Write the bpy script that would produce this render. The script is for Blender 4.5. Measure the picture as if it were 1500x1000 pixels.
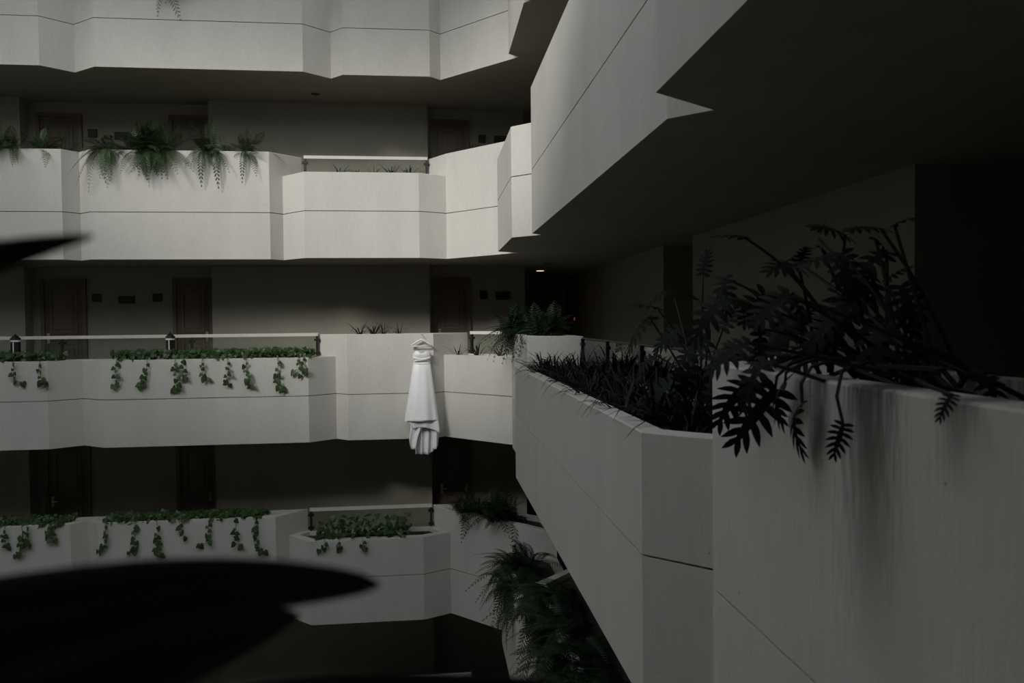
import bpy, math, random
from mathutils import Vector, Matrix

for o in list(bpy.data.objects): bpy.data.objects.remove(o, do_unlink=True)
scn = bpy.context.scene
COL = scn.collection
rnd = random.Random(7)

# ---------------------------------------------------------------- camera
EYE = 1.271
cam_d = bpy.data.cameras.new('camera'); cam = bpy.data.objects.new('camera', cam_d); COL.objects.link(cam)
cam_d.sensor_width = 36.0; cam_d.lens = 36.0 * 1127.0 / 1500.0
cam_d.clip_start = 0.02; cam_d.clip_end = 200
_r = Vector((0.99411386, -0.1078595, -0.01019611)); _u = Vector((0.01304508, 0.0257412, 0.99958352)); _w = Vector((0.10755212, 0.99383284, -0.02699672))
cam.matrix_world = Matrix(((_r.x, _u.x, -_w.x, 0), (_r.y, _u.y, -_w.y, 0), (_r.z, _u.z, -_w.z, EYE), (0, 0, 0, 1)))
cam_d.dof.use_dof = True; cam_d.dof.focus_distance = 13.4; cam_d.dof.aperture_fstop = 4.0
scn.camera = cam

# ---------------------------------------------------------------- sky, sun, exposure
world = bpy.data.worlds.new('sky'); scn.world = world; world.use_nodes = True
bg = world.node_tree.nodes['Background']; bg.inputs[0].default_value = (0.90, 0.96, 1.0, 1); bg.inputs[1].default_value = 2.6
sun_d = bpy.data.lights.new('sun', 'SUN'); sun = bpy.data.objects.new('sun', sun_d); COL.objects.link(sun)
sun_d.energy = 2.6; sun_d.color = (1.0, 0.955, 0.89); sun_d.angle = math.radians(13.5)
sun.location = (-8, -16, 20)
sun.rotation_euler = Vector((-0.50, -0.79, 0.51)).to_track_quat('Z', 'Y').to_euler()
scn.view_settings.view_transform = 'Standard'; scn.view_settings.look = 'None'
scn.view_settings.gamma = 1.0; scn.view_settings.use_curve_mapping = False
scn.view_settings.exposure = -0.17

# ---------------------------------------------------------------- materials
def new_mat(name):
    m = bpy.data.materials.new(name); m.use_nodes = True
    nt = m.node_tree; return m, nt, nt.nodes['Principled BSDF']
def N(nt, typ, **kw):
    n = nt.nodes.new(typ)
    for k, v in kw.items(): setattr(n, k, v)
    return n
def plain(name, col, rough=0.6, metal=0.0, var=0.12, scale=8.0, bump=0.0, spec=0.5):
    m, nt, p = new_mat(name)
    p.inputs['Roughness'].default_value = rough; p.inputs['Metallic'].default_value = metal
    p.inputs['Specular IOR Level'].default_value = spec
    tc = N(nt, 'ShaderNodeTexCoord'); nz = N(nt, 'ShaderNodeTexNoise')
    nz.inputs['Scale'].default_value = scale; nz.inputs['Detail'].default_value = 4
    nt.links.new(tc.outputs['Object'], nz.inputs['Vector'])
    rp = N(nt, 'ShaderNodeValToRGB'); e = rp.color_ramp.elements
    e[0].position = .3; e[1].position = .7
    e[0].color = (*[c * (1 - var) for c in col], 1); e[1].color = (*[min(1, c * (1 + var)) for c in col], 1)
    nt.links.new(nz.outputs['Fac'], rp.inputs['Fac']); nt.links.new(rp.outputs['Color'], p.inputs['Base Color'])
    if bump:
        b = N(nt, 'ShaderNodeBump'); b.inputs['Strength'].default_value = bump; b.inputs['Distance'].default_value = 0.01
        nt.links.new(nz.outputs['Fac'], b.inputs['Height']); nt.links.new(b.outputs['Normal'], p.inputs['Normal'])
    return m
def stucco(name, col, stains=()):
    """painted stucco, combed vertically, with a little dirt; stains = runs of grime (x, y, z_top, radius, length)"""
    m, nt, p = new_mat(name); L = nt.links.new
    p.inputs['Roughness'].default_value = 0.88; p.inputs['Specular IOR Level'].default_value = 0.25
    geo = N(nt, 'ShaderNodeNewGeometry'); pos = geo.outputs['Position']
    mp = N(nt, 'ShaderNodeMapping'); mp.inputs['Scale'].default_value = (70, 70, 7); L(pos, mp.inputs['Vector'])
    comb = N(nt, 'ShaderNodeTexNoise'); comb.inputs['Scale'].default_value = 1; comb.inputs['Detail'].default_value = 3; L(mp.outputs[0], comb.inputs['Vector'])
    grit = N(nt, 'ShaderNodeTexNoise'); grit.inputs['Scale'].default_value = 140; grit.inputs['Detail'].default_value = 2; L(pos, grit.inputs['Vector'])
    mp2 = N(nt, 'ShaderNodeMapping'); mp2.inputs['Scale'].default_value = (2.6, 2.6, .7); L(pos, mp2.inputs['Vector'])
    big = N(nt, 'ShaderNodeTexNoise'); big.inputs['Scale'].default_value = 1; big.inputs['Detail'].default_value = 5; L(mp2.outputs[0], big.inputs['Vector'])
    spk = N(nt, 'ShaderNodeTexVoronoi'); spk.inputs['Scale'].default_value = 5.5; L(pos, spk.inputs['Vector'])
    r1 = N(nt, 'ShaderNodeValToRGB'); r1.color_ramp.elements[0].position = .25; r1.color_ramp.elements[1].position = .75
    r1.color_ramp.elements[0].color = (*[c * .90 for c in col], 1); r1.color_ramp.elements[1].color = (*col, 1)
    L(big.outputs['Fac'], r1.inputs['Fac'])
    r2 = N(nt, 'ShaderNodeValToRGB'); r2.color_ramp.elements[0].position = .3; r2.color_ramp.elements[1].position = .62
    r2.color_ramp.elements[0].color = (.94, .94, .935, 1); r2.color_ramp.elements[1].color = (1, 1, 1, 1); L(comb.outputs['Fac'], r2.inputs['Fac'])
    mx = N(nt, 'ShaderNodeMixRGB', blend_type='MULTIPLY'); mx.inputs[0].default_value = 1; L(r1.outputs[0], mx.inputs[1]); L(r2.outputs[0], mx.inputs[2])
    r3 = N(nt, 'ShaderNodeValToRGB'); r3.color_ramp.elements[0].position = .028; r3.color_ramp.elements[1].position = .05
    r3.color_ramp.elements[0].color = (.35, .34, .32, 1); r3.color_ramp.elements[1].color = (1, 1, 1, 1); L(spk.outputs['Distance'], r3.inputs['Fac'])
    mx2 = N(nt, 'ShaderNodeMixRGB', blend_type='MULTIPLY'); mx2.inputs[0].default_value = .7; L(mx.outputs[0], mx2.inputs[1]); L(r3.outputs[0], mx2.inputs[2])
    last = mx2.outputs[0]
    if stains:
        sep = N(nt, 'ShaderNodeSeparateXYZ'); L(pos, sep.inputs[0])
        for (sy, zt, rad, ln, k) in stains:
            def M(op, a, b):
                n = N(nt, 'ShaderNodeMath', operation=op)
                for i, v in enumerate((a, b)):
                    if isinstance(v, (int, float)): n.inputs[i].default_value = v
                    else: L(v, n.inputs[i])
                return n.outputs[0]
            wob = M('MULTIPLY', M('SUBTRACT', comb.outputs['Fac'], .5), rad * 1.2)
            dy = M('DIVIDE', M('ABSOLUTE', M('ADD', M('SUBTRACT', sep.outputs['Y'], sy), wob), 0), rad)
            a = M('MAXIMUM', M('SUBTRACT', 1.0, dy), 0); a = M('MULTIPLY', a, M('MULTIPLY', a, M('SUBTRACT', 3.0, M('MULTIPLY', a, 2.0))))
            dz = M('DIVIDE', M('SUBTRACT', zt, sep.outputs['Z']), ln)
            b = M('MAXIMUM', M('SUBTRACT', 1.0, dz), 0)
            fac = M('MULTIPLY', M('MULTIPLY', a, b), k)
            mm = N(nt, 'ShaderNodeMixRGB', blend_type='MIX'); L(fac, mm.inputs[0]); L(last, mm.inputs[1]); mm.inputs[2].default_value = (.085, .09, .075, 1)
            last = mm.outputs[0]
    L(last, p.inputs['Base Color'])
    ad = N(nt, 'ShaderNodeMath', operation='ADD'); L(comb.outputs['Fac'], ad.inputs[0]); L(grit.outputs['Fac'], ad.inputs[1])
    bp = N(nt, 'ShaderNodeBump'); bp.inputs['Strength'].default_value = .22; bp.inputs['Distance'].default_value = .006
    L(ad.outputs[0], bp.inputs['Height']); L(bp.outputs['Normal'], p.inputs['Normal'])
    return m
def glass(name):
    m, nt, p = new_mat(name); nt.nodes.remove(p)
    out = nt.nodes['Material Output']
    t = N(nt, 'ShaderNodeBsdfTransparent'); t.inputs[0].default_value = (.90, .93, .91, 1)
    g = N(nt, 'ShaderNodeBsdfGlossy'); g.inputs['Roughness'].default_value = .02
    f = N(nt, 'ShaderNodeFresnel'); f.inputs[0].default_value = 1.45
    x = N(nt, 'ShaderNodeMixShader'); nt.links.new(f.outputs[0], x.inputs[0]); nt.links.new(t.outputs[0], x.inputs[1]); nt.links.new(g.outputs[0], x.inputs[2])
    nt.links.new(x.outputs[0], out.inputs[0]); return m
def emit(name, col, k):
    m, nt, p = new_mat(name); p.inputs['Emission Color'].default_value = (*col, 1); p.inputs['Emission Strength'].default_value = k; return m
def leafm(name, col, rough=.45, var=.35, spec=.4):
    m = plain(name, col, rough, 0, var, 14, 0, spec); return m

MAT = {
 'stucco': stucco('cream_stucco', (.60, .585, .55)),
 'stucco_near': stucco('weathered_stucco', (.60, .585, .55), stains=((2.50, 1.06, .11, .50, .95), (2.20, 1.03, .24, .85, .9), (1.80, 1.06, .12, .25, .8), (2.95, 1.05, .12, .30, .55))),
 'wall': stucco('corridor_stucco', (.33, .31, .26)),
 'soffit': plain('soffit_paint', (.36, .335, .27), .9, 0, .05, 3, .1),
 'floor': plain('dark_stone_floor', (.05, .047, .042), .6, 0, .2, 4),
 'ground': plain('dark_ground', (.03, .03, .028), .8, 0, .3, 1),
 'soil': plain('soil', (.03, .025, .018), .95, 0, .5, 20, .8),
 'lit_soil': plain('pinkish_lit_soil', (.50, .44, .40), .95, 0, .35, 60, .8),  # corner planter soil, with the pinkish light on it put into the colour
 'glass': glass('rail_glass'),
 'rail': plain('cream_rail_paint', (.62, .59, .54), .5, 0, .05),
 'steel': plain('dark_bracket_metal', (.03, .032, .03), .4, .6, .2),
 'door': plain('dark_wood_door', (.10, .075, .05), .5, 0, .2, 3),
 'dframe': plain('dark_door_frame', (.13, .10, .07), .5, 0, .15, 3),
 'plaque': plain('black_plaque', (.012, .012, .012), .5, 0, .1),
 'brass': plain('brushed_handle_metal', (.55, .52, .45), .3, .9, .1),
 'white': plain('white_band', (.75, .75, .72), .5, 0, .05),
 'satin': plain('white_satin', (.80, .81, .83), .42, 0, .03, 30, .05),
 'hanger': plain('cream_hanger', (.75, .72, .65), .5, 0, .06),
 'lamp': emit('lit_lamp', (1.0, .62, .35), 2.2),
 'exitlamp': emit('dim_red_lamp', (1.0, .25, .08), .12),
 'fern': leafm('fern_green', (.035, .065, .025)),
 'fernlight': leafm('pale_fern_green', (.075, .115, .05)),
 'pothos': leafm('pothos_green', (.036, .072, .023), .42, .35, .3),
 'stem': plain('green_stem', (.10, .12, .05), .6),
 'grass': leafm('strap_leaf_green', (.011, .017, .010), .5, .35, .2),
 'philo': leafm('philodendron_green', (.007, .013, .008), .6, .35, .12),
 'philostem': plain('dark_petiole', (.010, .011, .007), .6, 0, .2, 8, 0, .25),
 'bush': leafm('shrub_green', (.014, .027, .013), .5, .35, .2),
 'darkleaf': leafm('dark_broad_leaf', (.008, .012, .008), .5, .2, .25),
}

# ---------------------------------------------------------------- helpers
def link(name, me, mat=None, parent=None):
    o = bpy.data.objects.new(name, me); COL.objects.link(o)
    if mat is not None and me is not None and not me.materials: me.materials.append(MAT[mat] if isinstance(mat, str) else mat)
    if parent is not None: o.parent = parent
    return o
def mesh(name, v, f, mat=None, smooth=False):
    me = bpy.data.meshes.new(name); me.from_pydata([tuple(p) for p in v], [], f); me.update()
    if smooth: me.polygons.foreach_set('use_smooth', [True] * len(me.polygons))
    if mat: me.materials.append(MAT[mat])
    return me
def thing(name, label, cat, loc=(0, 0, 0), rz=0, group=None):
    o = bpy.data.objects.new(name, None); COL.objects.link(o); o.location = loc; o.rotation_euler = (0, 0, rz)
    o.empty_display_size = .1; tag(o, label, cat, group); return o
def tag(o, label, cat, group=None):
    o['label'] = label; o['category'] = cat
    if group: o['group'] = group
    return o
def struct(o, label=None):
    o['kind'] = 'structure'
    if label: o['label'] = label
    return o
class MB:
    def __init__(s): s.v = []; s.f = []
    def box(s, x0, x1, y0, y1, z0, z1):
        b = len(s.v); s.v += [(x, y, z) for z in (z0, z1) for y in (y0, y1) for x in (x0, x1)]
        s.f += [tuple(b + i for i in q) for q in ((0, 2, 3, 1), (4, 5, 7, 6), (0, 1, 5, 4), (2, 6, 7, 3), (0, 4, 6, 2), (1, 3, 7, 5))]; return s
    def prism(s, poly, z0, z1):
        n = len(poly); b = len(s.v); s.v += [(x, y, z0) for x, y in poly] + [(x, y, z1) for x, y in poly]
        s.f += [tuple(b + i for i in reversed(range(n))), tuple(b + n + i for i in range(n))]
        s.f += [(b + i, b + (i + 1) % n, b + n + (i + 1) % n, b + n + i) for i in range(n)]; return s
    def tube(s, pts, rad, n=5):
        pts = [Vector(p) for p in pts]; b = len(s.v)
        for i, p in enumerate(pts):
            d = (pts[min(i + 1, len(pts) - 1)] - pts[max(i - 1, 0)]).normalized()
            a = d.orthogonal().normalized() if i == 0 else (a - d * a.dot(d)).normalized()
            c = d.cross(a); r = rad[i] if isinstance(rad, (list, tuple)) else rad
            for k in range(n): t = 2 * math.pi * k / n; s.v.append(p + a * (r * math.cos(t)) + c * (r * math.sin(t)))
        for i in range(len(pts) - 1):
            for k in range(n): s.f.append((b + i * n + k, b + i * n + (k + 1) % n, b + (i + 1) * n + (k + 1) % n, b + (i + 1) * n + k))
        s.f.append(tuple(b + k for k in reversed(range(n)))); s.f.append(tuple(b + (len(pts) - 1) * n + k for k in range(n))); return s
    def lathe(s, prof, cx=0, cy=0, n=12):
        b = len(s.v)
        for r, z in prof:
            for k in range(n): t = 2 * math.pi * k / n; s.v.append((cx + r * math.cos(t), cy + r * math.sin(t), z))
        for i in range(len(prof) - 1):
            for k in range(n): s.f.append((b + i * n + k, b + i * n + (k + 1) % n, b + (i + 1) * n + (k + 1) % n, b + (i + 1) * n + k))
        s.f.append(tuple(b + k for k in reversed(range(n)))); s.f.append(tuple(b + (len(prof) - 1) * n + k for k in range(n))); return s
    def build(s, name, mat, parent=None, smooth=False): return link(name, mesh(name, s.v, s.f, mat, smooth), None, parent)

def area(poly): return sum(poly[i][0] * poly[(i + 1) % len(poly)][1] - poly[(i + 1) % len(poly)][0] * poly[i][1] for i in range(len(poly))) / 2
def ccw(poly): return poly if area(poly) > 0 else poly[::-1]
def inset(poly, d):
    n = len(poly); out = []
    for i in range(n):
        p = Vector(poly[i]); a = (p - Vector(poly[i - 1])).normalized(); b = (Vector(poly[(i + 1) % n]) - p).normalized()
        na = Vector((-a.y, a.x)); nb = Vector((-b.y, b.x)); k = 1 + na.dot(nb)
        out.append(tuple(p + (na + nb) * (d / max(k, .35))))
    return out

# ---------------------------------------------------------------- the atrium: heights and plans
H = 3.2; BOT = -0.811; TALL = 1.06; LOW = 0.67
YB = 14.35; XB = 2.0
EVEN = [  # (front and footprint, height) - the balconies of the dress level and every second one
 ('left', [(-13, 13.66), (-6.37, 13.66), (-5.955, 14.0), (-5.955, YB), (-13, YB)], LOW),
 ('wide', [(-5.955, 14.0), (-5.50, 13.66), (-2.09, 13.66), (-1.66, 14.01), (-2.0, YB), (-5.955, YB)], LOW),
 ('middle', [(-2.0, YB), (-1.66, 14.01), (-1.43, 13.78), (0.08, 13.77), (.27, 13.942), (.72, YB)], TALL),
 ('corner', [(.27, 13.942), (1.53, 12.64), (XB, 13.1), (.72, YB)], LOW),
 ('chunk', [(1.53, 12.64), (1.346, 12.51), (1.346, 10.5), (1.428, 10.418), (XB, 9.85), (XB, 13.1)], TALL),
 ('wing', [(1.428, 10.418), (1.13, 10.12), (1.13, 4.02), (1.49, 3.66), (XB, 4.16), (XB, 9.85)], LOW),
 ('near', [(XB, 4.16), (1.49, 3.66), (1.32, 3.48), (1.32, -.2), (XB, -.2)], TALL)]
ODD = [
 ('left', [(-13, 13.87), (-6.16, 13.87), (-5.965, 14.1), (-5.965, YB), (-13, YB)], TALL),
 ('wide', [(-5.965, 14.1), (-5.71, 13.87), (-2.73, 13.87), (-2.54, 14.06), (-2.25, YB), (-5.965, YB)], TALL),
 ('middle', [(-2.54, 14.06), (-2.1, 13.61), (-.14, 13.61), (.34, 13.85), (.03, YB), (-2.25, YB)], LOW),
 ('corner', [(.03, YB), (.34, 13.85), (1.505, 12.621), (XB, 12.10), (XB, 13.1), (.72, YB)], TALL),
 ('chunk', [(1.505, 12.621), (1.13, 12.4), (1.13, 10.32), (1.488, 9.985), (XB, 10.49), (XB, 12.10)], LOW),
 ('wing', [(XB, 10.49), (1.488, 9.985), (1.34, 9.85), (1.34, 4.21), (1.535, 4.015), (XB, 3.55)], TALL),
 ('near', [(1.535, 4.015), (1.13, 3.73), (1.13, -.2), (XB, -.2), (XB, 3.55)], LOW)]

def planter(poly, z0, top, mat, label, soil='soil', sink=.07):
    poly = ccw(poly); n = len(poly); gw = .0065; gi = .045
    rings = [(0, z0 + BOT), (0, z0 - gw), (gi, z0 - gw * .8), (gi, z0 + gw * .8), (0, z0 + gw), (0, z0 + top - .008), (.008, z0 + top), (.13, z0 + top), (.13, z0 + top - .2)]
    v = []; f = []
    for d, z in rings: v += [(x, y, z) for x, y in (inset(poly, d) if d else poly)]
    for i in range(len(rings) - 1):
        for k in range(n): f.append((i * n + k, i * n + (k + 1) % n, (i + 1) * n + (k + 1) % n, (i + 1) * n + k))
    f.append(tuple(reversed(range(n)))); f.append(tuple((len(rings) - 1) * n + k for k in range(n)))
    o = struct(link('balcony_planter', mesh('balcony_planter', v, f, mat)), label)
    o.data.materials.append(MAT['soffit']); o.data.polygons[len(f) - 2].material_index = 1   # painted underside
    ip = inset(poly, .12)
    so = link('soil', mesh('soil', [(x, y, z0 + top - sink) for x, y in ip], [tuple(range(n))], soil), None, o)
    return o

LEVELN = {3: 'highest', 2: 'top', 1: 'upper', 0: 'dress', -1: 'lower', -2: 'lowest'}
PW = {'left': 'at the far left', 'wide': 'wide bay of the far side', 'middle': 'middle bay of the far side', 'corner': 'slanted bay at the corner',
      'chunk': 'short bay past the corner', 'wing': 'long bay of the right wing', 'near': 'bay closest to the viewer on the right'}
for lv in (3, 2, 1, 0, -1, -2):
    z0 = lv * H
    for key, poly, top in (EVEN if lv % 2 == 0 else ODD):
        planter(poly, z0, top, 'stucco_near' if (lv == 0 and key == 'near') else 'stucco',
                'cream stucco planter parapet, %s, %s balcony' % (PW[key], LEVELN[lv]), 'lit_soil' if (lv == 0 and key == 'corner') else 'soil')
    # corridor slab behind the planters (its underside is the soffit of the storey below)
    slab = [(-13, YB), (.72, YB), (XB, 13.1), (XB, -.2), (7, -.2), (7, 5.38), (3.6, 5.38), (3.6, 10.21), (4.4, 10.21), (4.4, 11.53), (3.6, 11.53), (3.6, 20), (XB, 20), (XB, 16), (-13, 16)]
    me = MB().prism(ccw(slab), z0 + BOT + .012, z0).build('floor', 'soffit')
    me.data.materials.append(MAT['floor'])
    for p in me.data.polygons:
        if p.normal.z > .5: p.material_index = 1
    struct(me, 'corridor slab of the %s balcony' % LEVELN[lv])

# corridor walls, storey by storey
def wall(name, boxes, label):
    m = MB()
    for b in boxes: m.box(*b)
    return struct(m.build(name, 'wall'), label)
for lv in (1, 0, -1, -2):
    z0 = lv * H; z1 = z0 + H + BOT + .012; L = LEVELN[lv]
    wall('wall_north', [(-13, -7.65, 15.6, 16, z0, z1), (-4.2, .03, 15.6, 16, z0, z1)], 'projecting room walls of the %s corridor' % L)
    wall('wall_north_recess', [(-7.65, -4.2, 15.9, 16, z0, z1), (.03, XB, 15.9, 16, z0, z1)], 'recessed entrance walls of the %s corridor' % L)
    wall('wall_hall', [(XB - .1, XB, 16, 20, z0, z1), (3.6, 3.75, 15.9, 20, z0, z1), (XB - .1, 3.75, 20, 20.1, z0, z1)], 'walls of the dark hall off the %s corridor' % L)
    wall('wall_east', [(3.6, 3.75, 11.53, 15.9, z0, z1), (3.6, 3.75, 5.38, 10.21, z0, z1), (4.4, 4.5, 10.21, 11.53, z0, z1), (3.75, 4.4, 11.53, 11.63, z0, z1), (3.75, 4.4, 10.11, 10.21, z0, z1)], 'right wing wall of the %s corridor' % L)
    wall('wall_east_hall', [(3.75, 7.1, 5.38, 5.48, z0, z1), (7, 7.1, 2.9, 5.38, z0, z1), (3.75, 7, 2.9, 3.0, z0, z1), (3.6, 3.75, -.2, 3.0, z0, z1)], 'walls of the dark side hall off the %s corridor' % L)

# the side of the atrium where the viewer stands, the left side and the ground
for lv in (2, 1, 0, -1, -2):
    z0 = lv * H; yf = 2.3 if lv == 2 else .65   # unseen upper storey pushed out to block sun and sky near the viewer
    planter([(-13, yf), (-13, yf - .6), (1.10, yf - .6), (1.10, yf)], z0, LOW if lv % 2 == 0 else TALL, 'stucco', 'cream stucco planter parapet of the viewer side, %s balcony' % LEVELN[lv])
    m = MB().box(-13, 7, -2.6, -.2, z0 + BOT, z0).box(-13, 1.10, -.2, yf - .6, z0 + BOT, z0).build('floor', 'soffit'); struct(m, 'slab of the viewer side, %s balcony' % LEVELN[lv])
struct(MB().box(-13, 7.1, -3.0, -2.6, -10.5, 8.6).build('wall_south', 'wall'), 'unseen room wall behind the viewer, height set to block sun')  # height chosen so its shade falls on the lower storeys
struct(MB().box(-13.4, -13, -3.0, 16.4, -10.5, 9.6).build('wall_west', 'stucco'), 'left side wall of the atrium')
struct(MB().box(-13.4, 7.1, -3.0, 20.1, -10.8, -10.5).build('floor_ground', 'ground'), 'dark atrium ground')
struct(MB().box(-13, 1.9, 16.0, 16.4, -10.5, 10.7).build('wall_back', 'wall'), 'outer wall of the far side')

struct(MB().box(-13.4, 7.1, 5.8, 20.1, 10.75, 11.3).box(-13.4, -12.4, -3.0, 5.8, 10.75, 11.3).build('shade_roof', 'stucco'), 'roof added out of view to block sun around an opening')  # invented slab overhead, out of view, dims the sun on the top balcony

# ---------------------------------------------------------------- doors, plaques, lamps
def door(x0, x1, y, z0, hinge_left, n, label):
    w = x1 - x0; t = struct(bpy.data.objects.new('door_%d' % n, None), label); COL.objects.link(t); t.location = ((x0 + x1) / 2, y, z0)
    h = 2.18; a = w / 2
    MB().box(-a, -a + .07, -.06, 0, 0, h).box(a - .07, a, -.06, 0, 0, h).box(-a + .07, a - .07, -.06, 0, h - .07, h).build('door_frame', 'dframe', t)
    lf = MB().box(-a + .07, a - .07, -.03, 0, 0, h - .07).build('door_leaf', 'door', t)
    pm = MB(); q = a - .17
    for (p0, p1) in ((.22, .95), (1.12, 1.98)):
        pm = MB(); pm.box(-q, q, -.045, -.03, p0, p0 + .04).box(-q, q, -.045, -.03, p1 - .04, p1).box(-q, -q + .04, -.045, -.03, p0 + .04, p1 - .04).box(q - .04, q, -.045, -.03, p0 + .04, p1 - .04)
        pm.box(-q + .08, q - .08, -.04, -.03, p0 + .08, p1 - .08); pm.build('panel', 'dframe', lf)
    s = 1 if hinge_left else -1
    hm = MB(); hx = s * (a - .13); hm.box(hx - .025, hx + .025, -.04, -.03, .92, 1.12).tube([(hx, -.04, 1.03), (hx, -.085, 1.03), (hx - s * .11, -.085, 1.03)], .011, 6)
    hm.build('handle', 'brass', lf)
    MB().lathe([(.012, 0), (.012, .006)], 0, 0, 8).build('peephole', 'brass', lf).matrix_local = Matrix.Translation((0, -.03, 1.52)) @ Matrix.Rotation(math.pi / 2, 4, 'X')
    return t
nd = 0
for lv in (1, 0, -1):
    for x0, x1, hl, lb in ((-7.49, -6.645, False, 'dark panelled wooden door at the far left of the %s corridor'), (-5.025, -4.252, True, 'dark panelled wooden door beside the projecting wall of the %s corridor'), (.10, .873, False, 'dark panelled wooden door near the hall of the %s corridor')):
        nd += 1; door(x0, x1, 15.9, lv * H, hl, nd, lb % LEVELN[lv])
def plaque(x, z, w, h, label):
    t = thing('wall_plaque', label, 'plaque', (x, 15.9, z), 0, 'dark plaques beside the room doors')
    MB().box(-w / 2, w / 2, -.035, 0, -h / 2, h / 2).build('plate', 'plaque', t)
    MB().box(-w / 2 + .02, w / 2 - .02, -.042, -.035, -h / 2 + .02, h / 2 - .02).build('face', 'plaque', t)
for lv in (1, 0):
    L = LEVELN[lv]
    plaque(-6.46, lv * H + 1.80, .16, .16, 'small square black plaque right of the far left door, %s corridor' % L)
    plaque(-5.90, lv * H + 1.76, .30, .15, 'wide black plaque between the two left doors, %s corridor' % L)
    plaque(-5.32, lv * H + 1.80, .16, .16, 'small square black plaque left of the second door, %s corridor' % L)
    plaque(1.14, lv * H + 1.81, .15, .16, 'small square black plaque beside the door near the hall, %s corridor' % L)
    plaque(1.54, lv * H + 1.79, .30, .17, 'wide black plaque at the hall corner, %s corridor' % L)
def downlight(x, y, z, label, lit):
    t = thing('ceiling_downlight', label, 'ceiling light', (x, y, z))
    MB().lathe([(.10, -.02), (.115, -.012), (.12, 0)], n=20).build('trim_ring', 'soffit', t)
    MB().lathe([(.085, -.024), (.085, -.02)], n=20).build('lens', 'lamp' if lit else 'plaque', t)
downlight(-2.065, 14.94, 2 * H + BOT + .012, 'unlit round downlight in the soffit under the top balcony', False)
downlight(2.335, 14.87, H + BOT + .012, 'unlit round downlight in the soffit above the hall entrance', False)
downlight(2.50, 17.1, H + BOT + .012, 'small lit orange downlight inside the dark hall', True)
t = thing('hall_sign_lamp', 'dim reddish lamp deep inside the dark hall', 'lamp', (3.6, 18.50, 1.30), math.pi / 2)
MB().box(-.12, .12, -.06, 0, -.06, .06).build('housing', 'plaque', t); MB().box(-.09, .09, -.065, -.06, -.035, .035).build('lens', 'exitlamp', t); t.rotation_euler = (0, 0, -math.pi / 2)

# ---------------------------------------------------------------- glass railings
def railing(p0, p1, z0, npost, label, rail=('rail', .03, 1.03)):
    p0 = Vector(p0); p1 = Vector(p1); ln = (p1 - p0).length; ang = math.atan2(p1.y - p0.y, p1.x - p0.x)
    t = thing('glass_railing', label, 'railing', (p0.x, p0.y, z0), ang)
    MB().box(0, ln, -rail[1], rail[1], rail[2], 1.085 if rail[0] == 'rail' else 1.045).build('handrail', rail[0], t)
    xs = [.02 + (ln - .04) * i / (npost - 1) for i in range(npost)]
    for i, x in enumerate(xs):
        pm = MB().box(x - .02, x + .02, -.025, .025, .30, 1.03); po = pm.build('post', 'steel', t)
        for zc in (.72, .96): MB().box(x - .05, x + .05, -.032, .032, zc - .02, zc + .02).build('clamp', 'steel', po)
    for a, b in zip(xs[:-1], xs[1:]): MB().box(a + .03, b - .03, -.005, .005, .42, 1.02).build('glass_pane', 'glass', t)
railing((-13, 14.30), (-2.0, 14.30), 0, 6, 'long glass railing with pale handrail behind the pothos planters of the dress balcony')
railing((.78, 14.27), (1.93, 13.12), 0, 2, 'short slanted glass railing behind the corner planter right of the dress')
railing((1.97, 9.75), (1.97, 4.20), 0, 5, 'glass railing with dark posts along the right wing planter', ('steel', .012, 1.03))
railing((-2.2, 14.30), (.02, 14.30), H, 2, 'short glass railing behind the middle planter of the upper balcony')
railing((-2.2, 14.30), (.02, 14.30), -H, 2, 'short glass railing behind the middle planter of the lower balcony')

# ---------------------------------------------------------------- lanterns in the planter
def lantern(x, y, label):
    t = thing('planter_lantern', label, 'lantern', (x, y, LOW - .08), 0, 'bollard lanterns in the pothos planters')
    MB().lathe([(.075, 0), (.075, .43), (.06, .43), (.06, .445)], n=12).build('body', 'steel', t)
    MB().lathe([(.066, .405), (.078, .407), (.078, .433), (.066, .435)], n=12).build('white_band', 'white', t)
    MB().lathe([(.082, .445), (.078, .465), (.03, .515), (.012, .525), (.010, .545)], n=12).build('cap', 'steel', t)
    MB().box(-.008, .008, -.079, -.07, .02, .40).build('light_strip', 'white', t)
lantern(-7.02, 13.98, 'dark bollard lantern with pointed cap in the leftmost planter')
lantern(-4.48, 13.98, 'dark bollard lantern with pointed cap in the wide planter left of the dress')

# ---------------------------------------------------------------- hanger and dress
HX, HY = -.13, 13.69
hg = thing('dress_hanger', 'cream wooden clothes hanger hooked on the stucco wall above the gown', 'hanger', (HX, HY, .96))
MB().tube([(-.185, 0, -.115), (-.155, 0, -.092), (-.06, 0, -.03), (0, 0, -.004), (.06, 0, -.032), (.155, 0, -.097), (.185, 0, -.12)], [.012, .015, .016, .018, .016, .015, .012], 8).build('arms', 'hanger', hg, True)
MB().tube([(-.185, 0, -.122), (.185, 0, -.127)], .011, 8).build('bar', 'hanger', hg, True)
MB().tube([(0, 0, 0), (0, 0, .03), (.02, 0, .045), (.03, 0, .065), (.02, 0, .085), (0, 0, .09), (-.015, 0, .08)], .0035, 6).build('hook', 'brass', hg, True)
nl = MB().tube([(HX, 13.775, 1.05), (HX, HY - .012, 1.046)], .005, 6).build('wall_nail', 'brass'); tag(nl, 'small metal nail in the wall holding the hanger', 'nail')

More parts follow.
